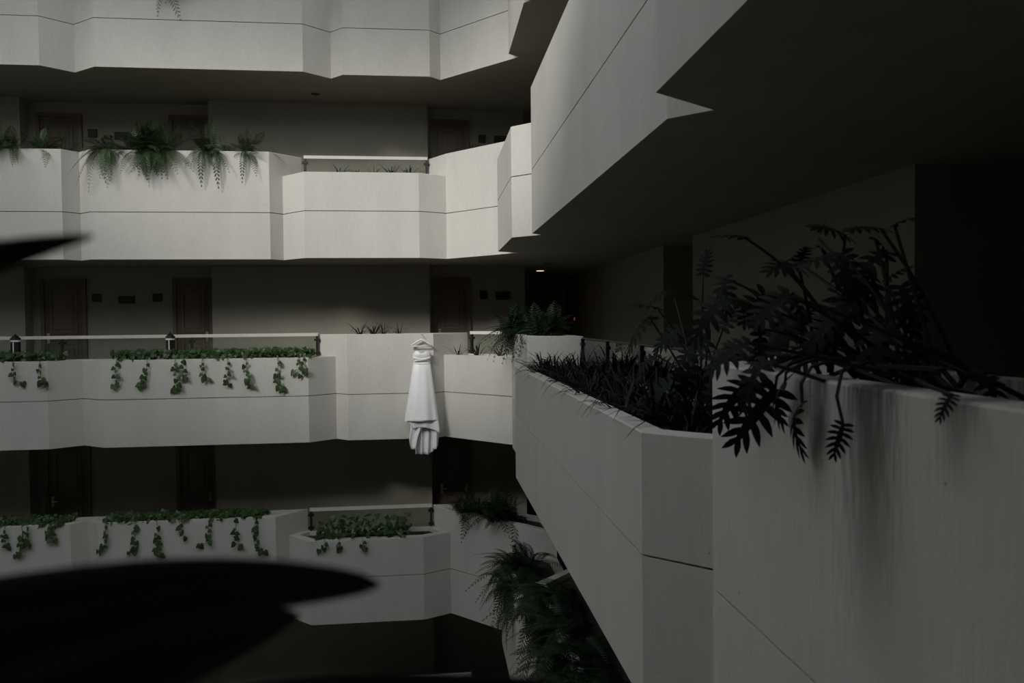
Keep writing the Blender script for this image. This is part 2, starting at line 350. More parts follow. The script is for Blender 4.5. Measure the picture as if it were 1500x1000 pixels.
dr = thing('wedding_dress', 'white strapless satin wedding gown with train hanging from the hanger', 'dress', (0, 0, 0))
def lerp(tab, z):
    for (z0, *a), (z1, *b) in zip(tab[:-1], tab[1:]):
        if z0 >= z >= z1:
            k = (z0 - z) / (z0 - z1); return [p + (q - p) * k for p, q in zip(a, b)]
    return list(tab[-1][1:]) if z < tab[-1][0] else list(tab[0][1:])
def body(name, tab, zs, foldamp, ztop=None, zbot=None, nt=48, seed=0):
    v = []; f = []; yw = 13.755
    for i, zb in enumerate(zs):
        for k in range(nt):
            a = 2 * math.pi * k / nt; z = zb
            if i == 0 and ztop: z = zb + ztop(a)
            if i == len(zs) - 1 and zbot: z = zb + zbot(a)
            xl, xr, d = lerp(tab, zb); c = (xl + xr) / 2; w = (xr - xl) / 2
            ca, sa = math.cos(a), math.sin(a)
            fo = foldamp * (zs[0] - zb) / (zs[0] - zs[-1]) * (math.sin(5 * a + seed) + .6 * math.sin(9 * a + 2.3 + seed))
            v.append((c + w * math.copysign(abs(ca) ** .85, ca), min(yw - d * .5 - d * .5 * sa * (1 + .8 * fo) - fo * .05 * max(sa, 0), yw), z))
    for i in range(len(zs) - 1):
        for k in range(nt): f.append((i * nt + k, (i + 1) * nt + k, (i + 1) * nt + (k + 1) % nt, i * nt + (k + 1) % nt))
    return link(name, mesh(name, v, f, 'satin', True), None, dr)
zz = lambda a, b, n: [a + (b - a) * i / n for i in range(n + 1)]
# bodice with a sweetheart neckline
def neck(a):
    s = math.sin(a)
    if s < 0: return -.06
    x = math.cos(a); return .022 * math.exp(-((abs(x) - .52) / .32) ** 2) - .035 * math.exp(-(x / .20) ** 2) - .05 * max(0, abs(x) - .8) / .2
tab_b = [(.78, -.27, .03, .13), (.70, -.285, .038, .165), (.64, -.28, .035, .155), (.56, -.262, .02, .115), (.45, -.28, .035, .13)]
bod = body('bodice', tab_b, zz(.735, .50, 12), .0, ztop=neck, nt=64)
def strip(name, pts, wdt, parent, thick=.012):
    n = len(pts); v = []; f = []; m = 7
    for i, p in enumerate(pts):
        for k in range(m):
            q = (k / (m - 1) - .5) * 2; v.append((p[0], p[1] - thick * math.cos(q * 1.5), p[2] + q * wdt[i] / 2))
    for i in range(n - 1):
        for k in range(m - 1): f.append((i * m + k, (i + 1) * m + k, (i + 1) * m + k + 1, i * m + k + 1))
    return link(name, mesh(name, v, f, 'satin', True), None, parent)
def arc(x0, x1, z0, z1, sag, d=.125, n=18):
    o = []
    for i in range(n + 1):
        q = i / n; z = z0 + (z1 - z0) * q - sag * math.sin(math.pi * q); xl, xr, dd = lerp(tab_b, z); c = (xl + xr) / 2; w = (xr - xl) / 2 * 1.01
        aa = math.pi * (1 - q); ca = math.cos(aa); x = c + w * math.copysign(abs(ca) ** .85, ca)
        o.append((x, 13.755 - dd * .5 - dd * .5 * math.sin(aa) - .002 - (d - .12), z))
    return o
strip('sash', arc(0, 0, .655, .575, .005, .120), [.05 + .02 * math.sin(i) for i in range(19)], dr, .010)
strip('sash', arc(0, 0, .575, .650, .008, .126), [.045] * 19, dr, .012)
strip('sash', arc(0, 0, .560, .555, .03, .122), [.035] * 19, dr, .010)
tab_s = [(.56, -.27, .025, .11), (.45, -.295, .04, .15), (0, -.365, .095, .24), (-.455, -.445, .155, .32)]
sk = body('skirt', tab_s, zz(.56, -.455, 26), .10, zbot=lambda a: .012 * math.sin(a) - .02 * max(0, -math.cos(a)) ** 3, nt=72, seed=.6)
# hem band of the skirt
strip('hem', [(x, 13.755 - .165 - .15 * math.sin(math.pi * (x + .44) / .59) ** .6 if -.44 < x < .15 else 13.755 - .165, -.452) for x in [-.44 + .59 * i / 24 for i in range(25)]], [.022] * 25, sk, .005)
# train: gathered folds falling below the hem
def sheet(name, xl, xr, ztop, zb, y0, amp, nf, nu=60, nvv=14, ph=0.0):
    v = []; f = []
    for j in range(nvv + 1):
        t = j / nvv
        for i in range(nu + 1):
            s = i / nu; a = xl(t); b = xr(t); x = a + (b - a) * s; zbot = zb(s)
            fold = math.sin(s * nf * 2 * math.pi + ph + .8 * t)
            v.append((x + .015 * math.cos(s * nf * 2 * math.pi + ph) * t, y0 - amp * (.35 + .65 * t) * fold - .03 * math.sin(math.pi * s), ztop + (zbot - ztop) * t))
    for j in range(nvv):
        for i in range(nu): b = j * (nu + 1) + i; f.append((b, b + 1, b + nu + 2, b + nu + 1))
    o = link(name, mesh(name, v, f, 'satin', True), None, dr); md = o.modifiers.new('thickness', 'SOLIDIFY'); md.thickness = .004; return o
L2 = lambda tab: (lambda t: lerp([(-a, b) for a, b in tab], -t)[0])
sheet('train', L2([(0, -.36), (.5, -.30), (1, -.27)]), L2([(0, .12), (.5, .10), (1, .06)]), -.40, lambda s: -1.085 + .02 * (1 - s) + .10 * max(0, s - .8) / .2, 13.66, .035, 3.2)
sheet('train_fold', L2([(0, -.34), (.4, -.34), (.75, -.37), (1, -.35)]), L2([(0, -.06), (.5, -.10), (1, -.20)]), -.42, lambda s: -.93 + .22 * s ** 1.5 - .10 * math.sin(math.pi * s) , 13.585, .03, 1.6, ph=1.0)
sheet('train_fold', L2([(0, .0), (.5, .03), (1, .05)]), L2([(0, .15), (.5, .165), (1, .14)]), -.42, lambda s: -1.0 + .06 * s, 13.60, .028, 1.3, ph=2.4)
sheet('train_lining', L2([(0, -.43), (.6, -.34), (1, -.30)]), L2([(0, .14), (.7, .17), (1, .17)]), -.43, lambda s: -.60 - .09 * s + .06 * math.sin(math.pi * s), 13.54, .018, 2.2, ph=.4)

# ---------------------------------------------------------------- plant meshes (shared)
def frond_mesh(name, L, npairs, lw, ll, droop, mat, lift=.0, sharp=1.0):
    """fern frond along +X, arching up then down; leaflets in pairs"""
    mb = MB(); pts = []
    def P(s): return Vector((L * s * (1 - .18 * droop * s), 0, L * (lift * s - droop * .9 * s * s)))
    mb.tube([P(i / 7) for i in range(8)], [.006 * L / .5 * (1 - i / 9) for i in range(8)], 3)
    for i in range(npairs):
        s = .10 + .88 * i / (npairs - 1); p = P(s); d = (P(min(s + .02, 1)) - P(s - .02)).normalized()
        e = ll * L * (math.sin(math.pi * min(1, (s * .86 + .12))) ** .7) * (1 if s < .9 else .8); wd = lw * L
        for sg in (-1, 1):
            side = Vector((0, sg, 0)); ax = (side * .92 + d * .38 + Vector((0, 0, -.25))).normalized(); b = len(mb.v)
            mb.v += [p - d * wd * .3, p + ax * e * .45 + d * wd * .55, p + ax * e, p + ax * e * .45 - d * wd * .55]
            mb.f.append((b, b + 1, b + 2, b + 3) if sg < 0 else (b, b + 3, b + 2, b + 1))
    return mesh(name, mb.v, mb.f, mat)
def strap_tuft(name, n, L, wd, mat, r, spread=1.0, flop=1.0):
    mb = MB()
    for i in range(n):
        a = r.uniform(0, 2 * math.pi); l = L * r.uniform(.55, 1.1); out = r.uniform(.25, .95) * spread; dr_ = r.uniform(.3, 1.0) * flop; w = wd * r.uniform(.7, 1.2)
        d = Vector((math.cos(a), math.sin(a), 0)); sd = Vector((-d.y, d.x, 0)); ns = 6; b = len(mb.v); o = d * r.uniform(0, .04)
        for k in range(ns + 1):
            s = k / ns; p = o + d * (l * out * s) + Vector((0, 0, l * (1.15 - .45 * out) * s - l * dr_ * s ** 2.4)); ww = w * (1 - s ** 2.2) + .0008
            mb.v += [p - sd * ww, p + Vector((0, 0, -ww * .5)), p + sd * ww]
        for k in range(ns): q = b + 3 * k; mb.f += [(q, q + 1, q + 4, q + 3), (q + 1, q + 2, q + 5, q + 4)]
    return mesh(name, mb.v, mb.f, mat)
def heart_leaf(name, L, mat):
    """heart-shaped leaf hanging from the origin along -Z, facing -Y, folded along its rib"""
    o = [(0, 0), (.22, .14), (.42, .05), (.47, -.18), (.38, -.45), (.2, -.75), (0, -1.0)]
    v = []; f = []
    for x, z in o: v.append((0, -.02 * L, z * L) if x == 0 else (x * L, .10 * x * L, z * L))
    for k, z in enumerate((.0, -.2, -.45, -.72)): v.append((0, -.06 * L * math.sin(math.pi * (k + .3) / 4), z * L * .98))
    n0 = 7
    f += [(0, n0 + 1, 2, 1), (n0 + 1, n0 + 2, 3, 2), (n0 + 2, n0 + 3, 4, 3), (n0 + 3, 6, 5, 4)]
    m = len(v); v += [(-x, y, z) for x, y, z in v[1:6]]
    f += [(0, m, m + 1, n0 + 1), (n0 + 1, m + 1, m + 2, n0 + 2), (n0 + 2, m + 2, m + 3, n0 + 3), (n0 + 3, m + 3, m + 4, 6)]
    return mesh(name, v, f, mat, True)
def philo_leaf(name, L, nl, mat, curl):
    """deeply lobed leaf along +X from the origin, finger lobes on both sides"""
    v = []; f = []
    def bend(x, y): return (x * (1 - .12 * curl * x / L), y, -curl * .55 * x * x / L + .10 * abs(y) - .55 * y * y / L)
    ns = 10; b = 0
    for i in range(ns + 1):
        s = i / ns; w = L * (.085 * math.sin(math.pi * (.15 + .8 * s)) + .014)
        for k in (-1, 0, 1): v.append(bend(L * s, k * w))
    for i in range(ns):
        q = 3 * i; f += [(q, q + 3, q + 4, q + 1), (q + 1, q + 4, q + 5, q + 2)]
    for i in range(nl):
        s = .02 + .90 * i / (nl - 1); ll = L * (.42 * math.sin(math.pi * (.30 + .62 * s)) ** .8 + .03); ang = math.radians(118 - 88 * s); wd = L * (.068 - .025 * s)
        for sg in (-1, 1):
            d = (math.cos(ang), sg * math.sin(ang)); n = (-d[1], d[0]); b = len(v); prof = (.75, 1.0, 1.15, .85, .1)
            for k in range(5):
                t = k / 4; bow = .10 * ll * t * t
                for e in (-1, 1): v.append(bend(L * s + d[0] * ll * t + bow + n[0] * e * wd * prof[k], d[1] * ll * t + n[1] * e * wd * prof[k]))
            for k in range(4):
                q = b + 2 * k; f.append((q, q + 1, q + 3, q + 2) if sg > 0 else (q, q + 2, q + 3, q + 1))
    return mesh(name, v, f, mat)
FR = [frond_mesh('frond', .5, 18, .030, .22, d, 'fern', l) for d, l in ((.9, .75), (1.5, .55), (.5, .9))]
FRL = [frond_mesh('frond', .5, 18, .030, .22, d, 'fernlight', l) for d, l in ((1.7, .4), (1.1, .7))]
FB = [frond_mesh('frond', .5, 12, .048, .22, d, 'bush', l) for d, l in ((.5, .8), (1.0, .7), (1.5, .5))]
FD = [frond_mesh('frond', .5, 24, .026, .19, d, 'bush', l) for d, l in ((.9, .7), (1.6, .4), (1.3, .55))]
HF = [frond_mesh('frond', .5, 15, .085, .16, 1.5, m, .30) for m in ('fern', 'fernlight')]
HL = [heart_leaf('leaf', 1.0, 'pothos')]
PL = [philo_leaf('leaf', 1.0, 7, 'philo', c) for c in (.35, .8, 1.2)]

def put_frond(parent, me, az, tilt, size, loc=(0, 0, 0), roll=0.0, name='frond'):
    o = link(name, me, None, parent); o.location = loc
    o.rotation_euler = (roll, -tilt, az); s = size / .5; o.scale = (s, s, s); return o
def fern(name, label, cat, loc, meshes, n, size, az=(0, 2 * math.pi), tilt=(-.2, .9), group=None, r=rnd, base=.05):
    if base < .06 and n > 5: n = int(n * 1.6); size *= 1.12
    if meshes is FD: n = int(n * 1.6)
    t = thing(name, label, cat, loc, 0, group)
    for i in range(n):
        a = r.uniform(*az); put_frond(t, r.choice(meshes), a, r.uniform(*tilt), size * r.uniform(.6, 1.15), (r.uniform(-base, base), r.uniform(-base, base), r.uniform(-.02, .02)), r.uniform(-.4, .4))
    return t

# ---------------------------------------------------------------- pothos beds with trailing vines
def pothos(label, x0, x1, y, z, yedge, zrim, vines, seed, dens=1.0, lsize=.085, group=None, hgt=.17, cat='pothos'):
    """one plant: a low mat of leaves between x0 and x1 and vines falling over the planter edge; vines = [(x, dx, length, hook)]"""
    r = random.Random(seed); cx = (x0 + x1) / 2
    t = thing('pothos_plant', label, cat, (cx, y, z), 0, group)
    v = []; f = []; src = HL[0]; sv = [p.co.copy() for p in src.vertices]; sf = [tuple(p.vertices) for p in src.polygons]
    n = int((x1 - x0) * 190 * dens)
    for i in range(n):
        p = Vector((r.uniform(x0, x1) - cx, r.uniform(yedge + .0 - y, .22), hgt * (.18 + .82 * r.random() ** (1.0 if hgt < .3 else 1.6)))); s = lsize * r.uniform(.6, 1.25)
        m = Matrix.Translation(p) @ Matrix.Rotation(r.uniform(-.9, .9), 4, 'Z') @ Matrix.Rotation(r.uniform(-1.3, .1), 4, 'X') @ Matrix.Rotation(r.uniform(-.8, .8), 4, 'Y') @ Matrix.Scale(s, 4)
        b = len(v); v += [m @ q for q in sv]; f += [tuple(b + k for k in q) for q in sf]
    link('foliage', mesh('foliage', v, f, 'pothos', True), None, t)
    for (vx, dx, ln, hook) in vines:
        pts = [Vector((vx - cx, .12 + yedge - y + .1, zrim - z + .03)), Vector((vx - cx, yedge - y + .02, zrim - z + .035)), Vector((vx - cx, yedge - y - .035, zrim - z - .02))]
        k = 7
        for i in range(1, k + 1):
            s = i / k; pts.append(Vector((vx - cx + dx * s + .02 * math.sin(5 * s + vx * 9) + (hook * max(0, s - .75) * 4 * .12), yedge - y - .035 - .03 * math.sin(math.pi * s), zrim - z - .02 - ln * (s if not hook else min(s, .75 + (s - .75) * .35) / .84))))
        vn = MB().tube(pts, .006, 4).build('vine', 'stem', t)
        m = max(4, int(ln / .042))
        for i in range(m):
            s = .1 + .9 * i / (m - 1); j = min(len(pts) - 2, int(2 + s * (len(pts) - 3))); p = pts[j].lerp(pts[j + 1], r.random())
            if i == m - 1: p = pts[-1]
            sz = lsize * r.uniform(.65, 1.2) * (1.15 if s > .5 else .95)
            lf = link('leaf', src, None, vn); sd = -1 if i % 2 else 1
            lf.location = p + Vector((sd * .012, -.012, 0)); lf.scale = (sz, sz, sz); lf.rotation_euler = (r.uniform(-.5, .15), sd * r.uniform(-1.1, -.2), r.uniform(-.7, .7))
    return t
G = 'pothos along the dress balcony'
ZS = LOW
pl = [('leafy pothos at the left picture edge in the leftmost planter, dress balcony', -7.9, -6.95, [(-6.9, .06, .32, .8)]),
      ('pothos at the right end of the leftmost planter, dress balcony', -6.95, -6.25, [(-6.47, .02, .36, .9)])]
for i, (lb, a, b, vs) in enumerate(pl): pothos(lb, a, b, 13.9, ZS, 13.66, LOW, vs, 20 + i, group=G)
pl = [('pothos with one long curling vine at the left end of the wide planter, dress balcony', -5.36, -5.0, [(-5.25, .02, .40, -.9)]),
      ('second pothos from the left in the wide planter, two vines, dress balcony', -5.0, -4.58, [(-4.76, -.05, .41, -.7)]),
      ('pothos around the lantern in the wide planter, dress balcony', -4.58, -4.08, [(-4.30, .04, .50, -.4), (-4.18, .03, .28, .5)]),
      ('pothos just right of the lantern with a short vine, dress balcony', -4.08, -3.62, [(-3.85, .03, .33, .3)]),
      ('pothos in the middle right of the wide planter, narrow vine, dress balcony', -3.62, -3.27, [(-3.44, .0, .42, .3)]),
      ('pothos third from the right end of the wide planter, dress balcony', -3.27, -2.86, [(-3.12, .04, .46, .2)]),
      ('pothos with the long full vine near the right end of the wide planter, dress balcony', -2.86, -2.4, [(-2.60, .03, .52, .6)]),
      ('pothos at the right end of the wide planter with clustered leaves, dress balcony', -2.4, -2.05, [(-2.25, .02, .20, -.6), (-2.17, .03, .28, -.3)])]
for i, (lb, a, b, vs) in enumerate(pl): pothos(lb, a, b, 13.9, ZS, 13.66, LOW, vs, 40 + i, group=G)
G = 'pothos along the lower balcony'; ZD = -H + TALL
pl = [('dark pothos at the left picture edge, lower balcony', -7.9, -7.05, [(-7.2, .0, .33, .3)]),
      ('dark pothos with a full hanging vine in the leftmost planter, lower balcony', -7.05, -6.7, [(-6.93, -.03, .47, -.4), (-6.85, .0, .30, .3)]),
      ('dark pothos with a short bushy vine at the planter end, lower balcony', -6.7, -6.25, [(-6.5, .02, .22, .5), (-6.45, .0, .16, -.5)]),
      ('dark pothos with a thin vine at the left end of the wide planter, lower balcony', -5.65, -5.3, [(-5.58, -.02, .44, -.6)]),
      ('dark pothos with a curling vine, second in the wide planter, lower balcony', -5.3, -4.9, [(-5.08, -.03, .50, -.9)]),
      ('dark pothos with a straight vine, third in the wide planter, lower balcony', -4.9, -4.5, [(-4.73, .02, .57, .2)]),
      ('dark pothos with a very short vine, fourth in the wide planter, lower balcony', -4.5, -4.1, [(-4.34, .05, .28, .5)]),
      ('dark pothos with a vine sweeping left, fifth in the wide planter, lower balcony', -4.1, -3.65, [(-3.85, .0, .42, -1.6)]),
      ('dark pothos with a thin vine hooking right, sixth in the wide planter, lower balcony', -3.65, -3.25, [(-3.42, .02, .46, .9)]),
      ('dark pothos with the longest vine at the right end of the wide planter, lower balcony', -3.25, -2.95, [(-3.06, .02, .58, .8)])]
for i, (lb, a, b, vs) in enumerate(pl): pothos(lb, a, b, 14.06, ZD - .03, 13.87, ZD, vs, 60 + i, group=G, hgt=.13, dens=1.3)
# shrubby pothos in the middle planter of the lower balcony
for i, (lb, a, b, vs) in enumerate([('leafy clump with drooping leaves in the middle planter, left half, lower balcony', -2.0, -1.25, [(-1.85, .0, .12, -.8), (-1.6, .0, .10, .3), (-1.2, .02, .12, .4)]),
                                    ('upright leafy clump in the middle planter, right half, lower balcony', -1.25, -.35, [])]):
    pothos(lb, a, b, 13.92, -H + LOW - .02, 13.61, -H + LOW, vs, 80 + i, dens=.75, lsize=.09, group='leafy clumps in the middle planter', hgt=.34, cat='plant')
fern('planter_seedling', 'tiny seedling at the right end of the middle planter, lower balcony', 'plant', (-.12, 13.85, -H + LOW - .05), FB, 5, .16)

# ---------------------------------------------------------------- ferns
S = (math.pi * 1.1, math.pi * 1.9)   # fronds leaning out over the atrium (towards -Y)
G = 'ferns of the upper balcony'; ZB = H + TALL - .04
fern('fern', 'fern at the left picture edge hanging over the upper balcony wall', 'fern', (-7.05, 13.95, ZB), FR + FRL, 22, .42, (math.pi, 2 * math.pi), (-.1, .9), G)
fern('fern', 'thin upright fern in the leftmost planter of the upper balcony', 'fern', (-6.5, 14.0, ZB), FR, 22, .42, (0, 2 * math.pi), (.1, 1.1), G)
fern('fern', 'small fern at the end of the leftmost planter, upper balcony', 'fern', (-6.2, 14.1, ZB), FR, 9, .30, (0, 2 * math.pi), (.0, .9), G)
fern('fern', 'pale fern drooping at the left end of the wide bay, upper balcony', 'fern', (-5.42, 13.95, ZB), FRL + FR[:1], 20, .46, (math.pi * 1.05, math.pi * 1.95), (-.6, .7), G)
fern('fern', 'tall dark fern second from the left in the wide bay, upper balcony', 'fern', (-5.05, 14.02, ZB), FR, 24, .44, (0, 2 * math.pi), (-.2, 1.2), G)
fern('fern', 'dense dark fern hanging over the middle of the wide bay, upper balcony', 'fern', (-4.75, 13.93, ZB), FR, 40, .48, S, (-.7, .9), G)
fern('fern', 'bushy fern right of the dense one, wide bay, upper balcony', 'fern', (-4.48, 13.94, ZB), FR + FRL[:1], 28, .46, (math.pi, 2 * math.pi), (-.4, 1.0), G)
fern('fern', 'fern with tall fronds and two long hanging ones, wide bay, upper balcony', 'fern', (-3.78, 13.97, ZB), FR + FRL[1:], 18, .50, (math.pi * 1.2, math.pi * 1.8), (-.6, 1.3), G)
fern('fern', 'thin dark fern between the two hanging ferns, upper balcony', 'fern', (-3.45, 14.08, ZB), FR, 8, .32, (0, 2 * math.pi), (.3, 1.2), G)
fern('fern', 'fern drooping near the right end of the wide bay, upper balcony', 'fern', (-3.12, 13.97, ZB), FR + FRL[1:], 18, .40, (math.pi * 1.1, math.pi * 1.9), (-.7, 1.1), G)
fern('fern', 'single pale frond at the right end of the wide bay, upper balcony', 'fern', (-2.82, 14.05, ZB), FRL, 2, .30, (-.6, .1), (.3, .8), G)
fern('fern', 'fern hanging from the top balcony at the upper picture edge', 'fern', (-4.15, 13.78, 2 * H + LOW - .03), FR, 26, .52, (math.pi * 1.1, math.pi * 1.9), (-.9, .5), None)
# long fronds that fall over the edge of the upper balcony in front of the wall
for nm, dx, sz, k in (('pale fern drooping', -.06, .46, 1), ('pale fern drooping', .05, .36, 1), ('dense dark fern', .06, .42, 0), ('dense dark fern', -.1, .36, 0), ('bushy fern right', -.02, .40, 0),
                      ('fern with tall fronds', -.05, .50, 0), ('fern with tall fronds', .17, .52, 0), ('fern drooping near', -.02, .44, 0), ('fern at the left picture edge', .12, .26, 1), ('fern at the left picture edge', .22, .24, 1)):
    root = next(o for o in bpy.data.objects if o.name.startswith('fern') and o.get('label', '').startswith(nm))
    put_frond(root, HF[k], -math.pi / 2 + rnd.uniform(-.15, .15), -.45, sz * 1.05, (dx, -.06, .06), rnd.uniform(-.2, .2))
# lower wing ferns: big dark masses spilling over
G = 'dark ferns of the lower right wing'
fern('fern', 'large dark fern spilling over the corner end of the lower wing', 'fern', (1.38, 11.75, -H + LOW - .05), FD, 70, .62, (math.pi * .5, math.pi * 1.75), (-.7, 1.2), G, base=.22)
fern('fern', 'large dark fern next along the lower wing towards the viewer', 'fern', (1.38, 10.8, -H + LOW - .05), FD, 60, .62, (math.pi * .5, math.pi * 1.5), (-.9, .8), G, base=.25)
for y, lb, n in ((9.2, 'dark fern mass hanging from the lower wing below the long bay, farthest', 60), (8.3, 'dark fern mass hanging from the lower wing below the long bay, middle', 70), (7.4, 'dark fern mass hanging from the lower wing below the long bay, nearest', 70), (6.5, 'dark fern mass at the bottom picture edge, lower wing', 60)):
    fern('fern', lb, 'fern', (1.55, y, -H + TALL - .05), FD, n, .70, (math.pi * .55, math.pi * 1.45), (-1.0, .8), G, base=.28)
fern('leafy_shrub', 'dark leafy shrub over the slanted corner wall, lower balcony, left part', 'shrub', (.66, 13.76, -H + TALL - .02), FB, 90, .44, (0, 2 * math.pi), (-.4, 1.3), 'dark shrubs at the lower corner', base=.2)
fern('leafy_shrub', 'dark leafy shrub over the slanted corner wall, lower balcony, right part', 'shrub', (1.22, 13.22, -H + TALL - .02), FB, 120, .50, (0, 2 * math.pi), (-.35, 1.35), 'dark shrubs at the lower corner', base=.27)

# shrub on the short tall bay past the corner
fern('leafy_shrub', 'bushy green shrub on the tall bay right of the dress', 'shrub', (1.50, 12.2, TALL - .04), FB, 170, .52, (0, 2 * math.pi), (-.15, 1.35), None, base=.26)
fern('leafy_shrub', 'dark shrub behind the bushy green one, before the dark hall', 'shrub', (1.68, 11.0, TALL - .04), FB, 90, .50, (0, 2 * math.pi), (.0, 1.3), None, base=.22)
fern('trailing_sprig', 'small sprig dangling down the edge of the tall bay right of the dress', 'plant', (1.36, 12.3, TALL), FB, 5, .38, (math.pi * .9, math.pi * 1.5), (-1.0, -.5), None, base=.05)

# ---------------------------------------------------------------- strap-leaved tufts
rt = random.Random(3)
TU = [strap_tuft('tuft', 16, .42, .008, 'grass', rt, .95, .75) for _ in range(3)]
TUB = [strap_tuft('tuft', 40, .58, .010, 'grass', rt, 1.0, .85) for _ in range(4)]
def tuft(me, loc, s, label, group=None):
    o = link('strap_leaf_tuft', me); o.location = loc; o.scale = (s, s, s); o.rotation_euler = (0, 0, rt.uniform(0, 6)); tag(o, label, 'grass plant', group); return o
for i, (x, s, lb) in enumerate(((-1.22, .9, 'arching strap leaf tuft on the tall wall, leftmost above the gown bay'), (-.98, 1.1, 'arching strap leaf tuft on the tall wall, second from left above the gown bay'), (-.80, .8, 'small strap leaf tuft on the tall wall, third above the gown bay'), (-.52, .75, 'small strap leaf tuft on the tall wall, closest to the hanger'))):
    tuft(TU[i % 3], (x, 13.96, TALL - .03), s * 1.15, lb, 'tufts above the gown bay')
for i, (x, y, s, lb) in enumerate(((.52, 13.86, .8, 'low strap leaf tuft at the left end of the corner planter right of the gown'), (.86, 13.52, 1.2, 'tall strap leaf tuft in the middle of the corner planter right of the gown'), (1.22, 13.16, .85, 'strap leaf tuft at the right end of the corner planter'))):
    tuft(TU[i % 3], (x, y, LOW - .03), s * 1.1, lb, 'tufts in the corner planter')
for i, (x, s) in enumerate(((-1.52, .9), (-1.25, .7), (-.92, .7), (-.62, 1.0), (-.30, 1.0))):
    tuft(TU[i % 3], (x, 13.9, H + LOW - .02), s * .95, 'thin strap leaf tuft, %s in the middle planter of the upper balcony' % ('leftmost', 'second from left', 'third from left', 'fourth from left', 'rightmost')[i], 'tufts of the upper middle planter')
tuft(TU[0], (.78, 13.65, H + TALL - .02), .75, 'spiky dark tuft on the slanted wall of the upper balcony', None)
tuft(TU[1], (.50, 13.85, H + TALL - .02), .5, 'tiny tuft at the left of the slanted wall, upper balcony', None)
tuft(TU[2], (1.75, 8.9, H + TALL - .02), .8, 'green leaf tuft showing past the edge of the upper wing', None)
ordn = ['farthest', 'second', 'third', 'fourth', 'fifth', 'sixth', 'seventh', 'eighth', 'ninth', 'tenth', 'eleventh', 'twelfth', 'thirteenth', 'nearest']
ys = [9.55 - .40 * i for i in range(14)]
for i, y in enumerate(ys):
    tuft(TUB[i % 4], (1.42 + .10 * math.sin(i * 2.1), y, LOW - .1), 1.0 * rt.uniform(.85, 1.15), 'dark strap leaf clump, %s along the atrium edge of the right wing planter' % ordn[i], 'strap leaf clumps in the wing planter')
for i, y in enumerate(ys[:13]):
    tuft(TUB[(i + 2) % 4], (1.70 + .06 * math.sin(i * 1.3), y - .2, LOW - .1), .95 * rt.uniform(.85, 1.15), 'dark strap leaf clump, %s along the railing side of the right wing planter' % ordn[i], 'strap leaf clumps in the wing planter')

# ---------------------------------------------------------------- philodendrons
def philodendron(label, base, leaves, seed, group=None):
    """leaves = [(blade base, blade tip, mesh index)] in world space; each leaf hangs on its own long petiole"""
    r = random.Random(seed); b0 = Vector(base); t = thing('philodendron', label, 'philodendron', base, 0, group)
    MB().tube([(0, 0, -.1), (.01, .02, .05), (.0, .05, .14)], [.04, .045, .03], 8).build('trunk', 'philostem', t)
    for (a, tip, mi) in leaves:
        a = Vector(a) - b0; tip = Vector(tip) - b0; st = Vector((r.uniform(-.14, .14), r.uniform(-.35, .75) if b0.z > .9 else r.uniform(-.3, .5), r.uniform(-.03, .06)))
        up = Vector((0, 0, .10 * a.length * r.uniform(.0, 1.0)))
        pts = []
        over = (a + b0).x < 1.34 and (a + b0).z < 1.12 and b0.z > .9
        if over:   # the stalk bends over the planter rim and hangs down outside
            rim = Vector((1.30, (a.y + b0.y) * .75 + b0.y * .25, 1.115)) - b0
            k1 = [st, st.lerp(rim, .5) + Vector((0, 0, .05)), rim + Vector((.06, 0, .015)), rim + Vector((-.02, 0, -.01)), rim.lerp(a, .5) + Vector((-.03, 0, 0)), a]
            pts = k1
        else:
            for i in range(9): s = i / 8; pts.append(st.lerp(a, s) + up * math.sin(math.pi * s) * .9)
        pe = MB().tube(pts, [.009 - .004 * i / (len(pts) - 1) for i in range(len(pts))], 5).build('petiole', 'philostem', t)
        d = tip - a; L = d.length; x = d.normalized(); z = (Vector((0, 0, 1)) + Vector((r.uniform(-.5, .5), r.uniform(-.9, .1), 0))); y = z.cross(x).normalized(); z = x.cross(y)
        lf = link('leaf', PL[mi], None, pe); m = Matrix((x, y, z)).transposed().to_4x4(); lf.matrix_local = Matrix.Translation(a) @ m @ Matrix.Diagonal((L, L * r.uniform(.7, 1.0), L, 1))
    return t
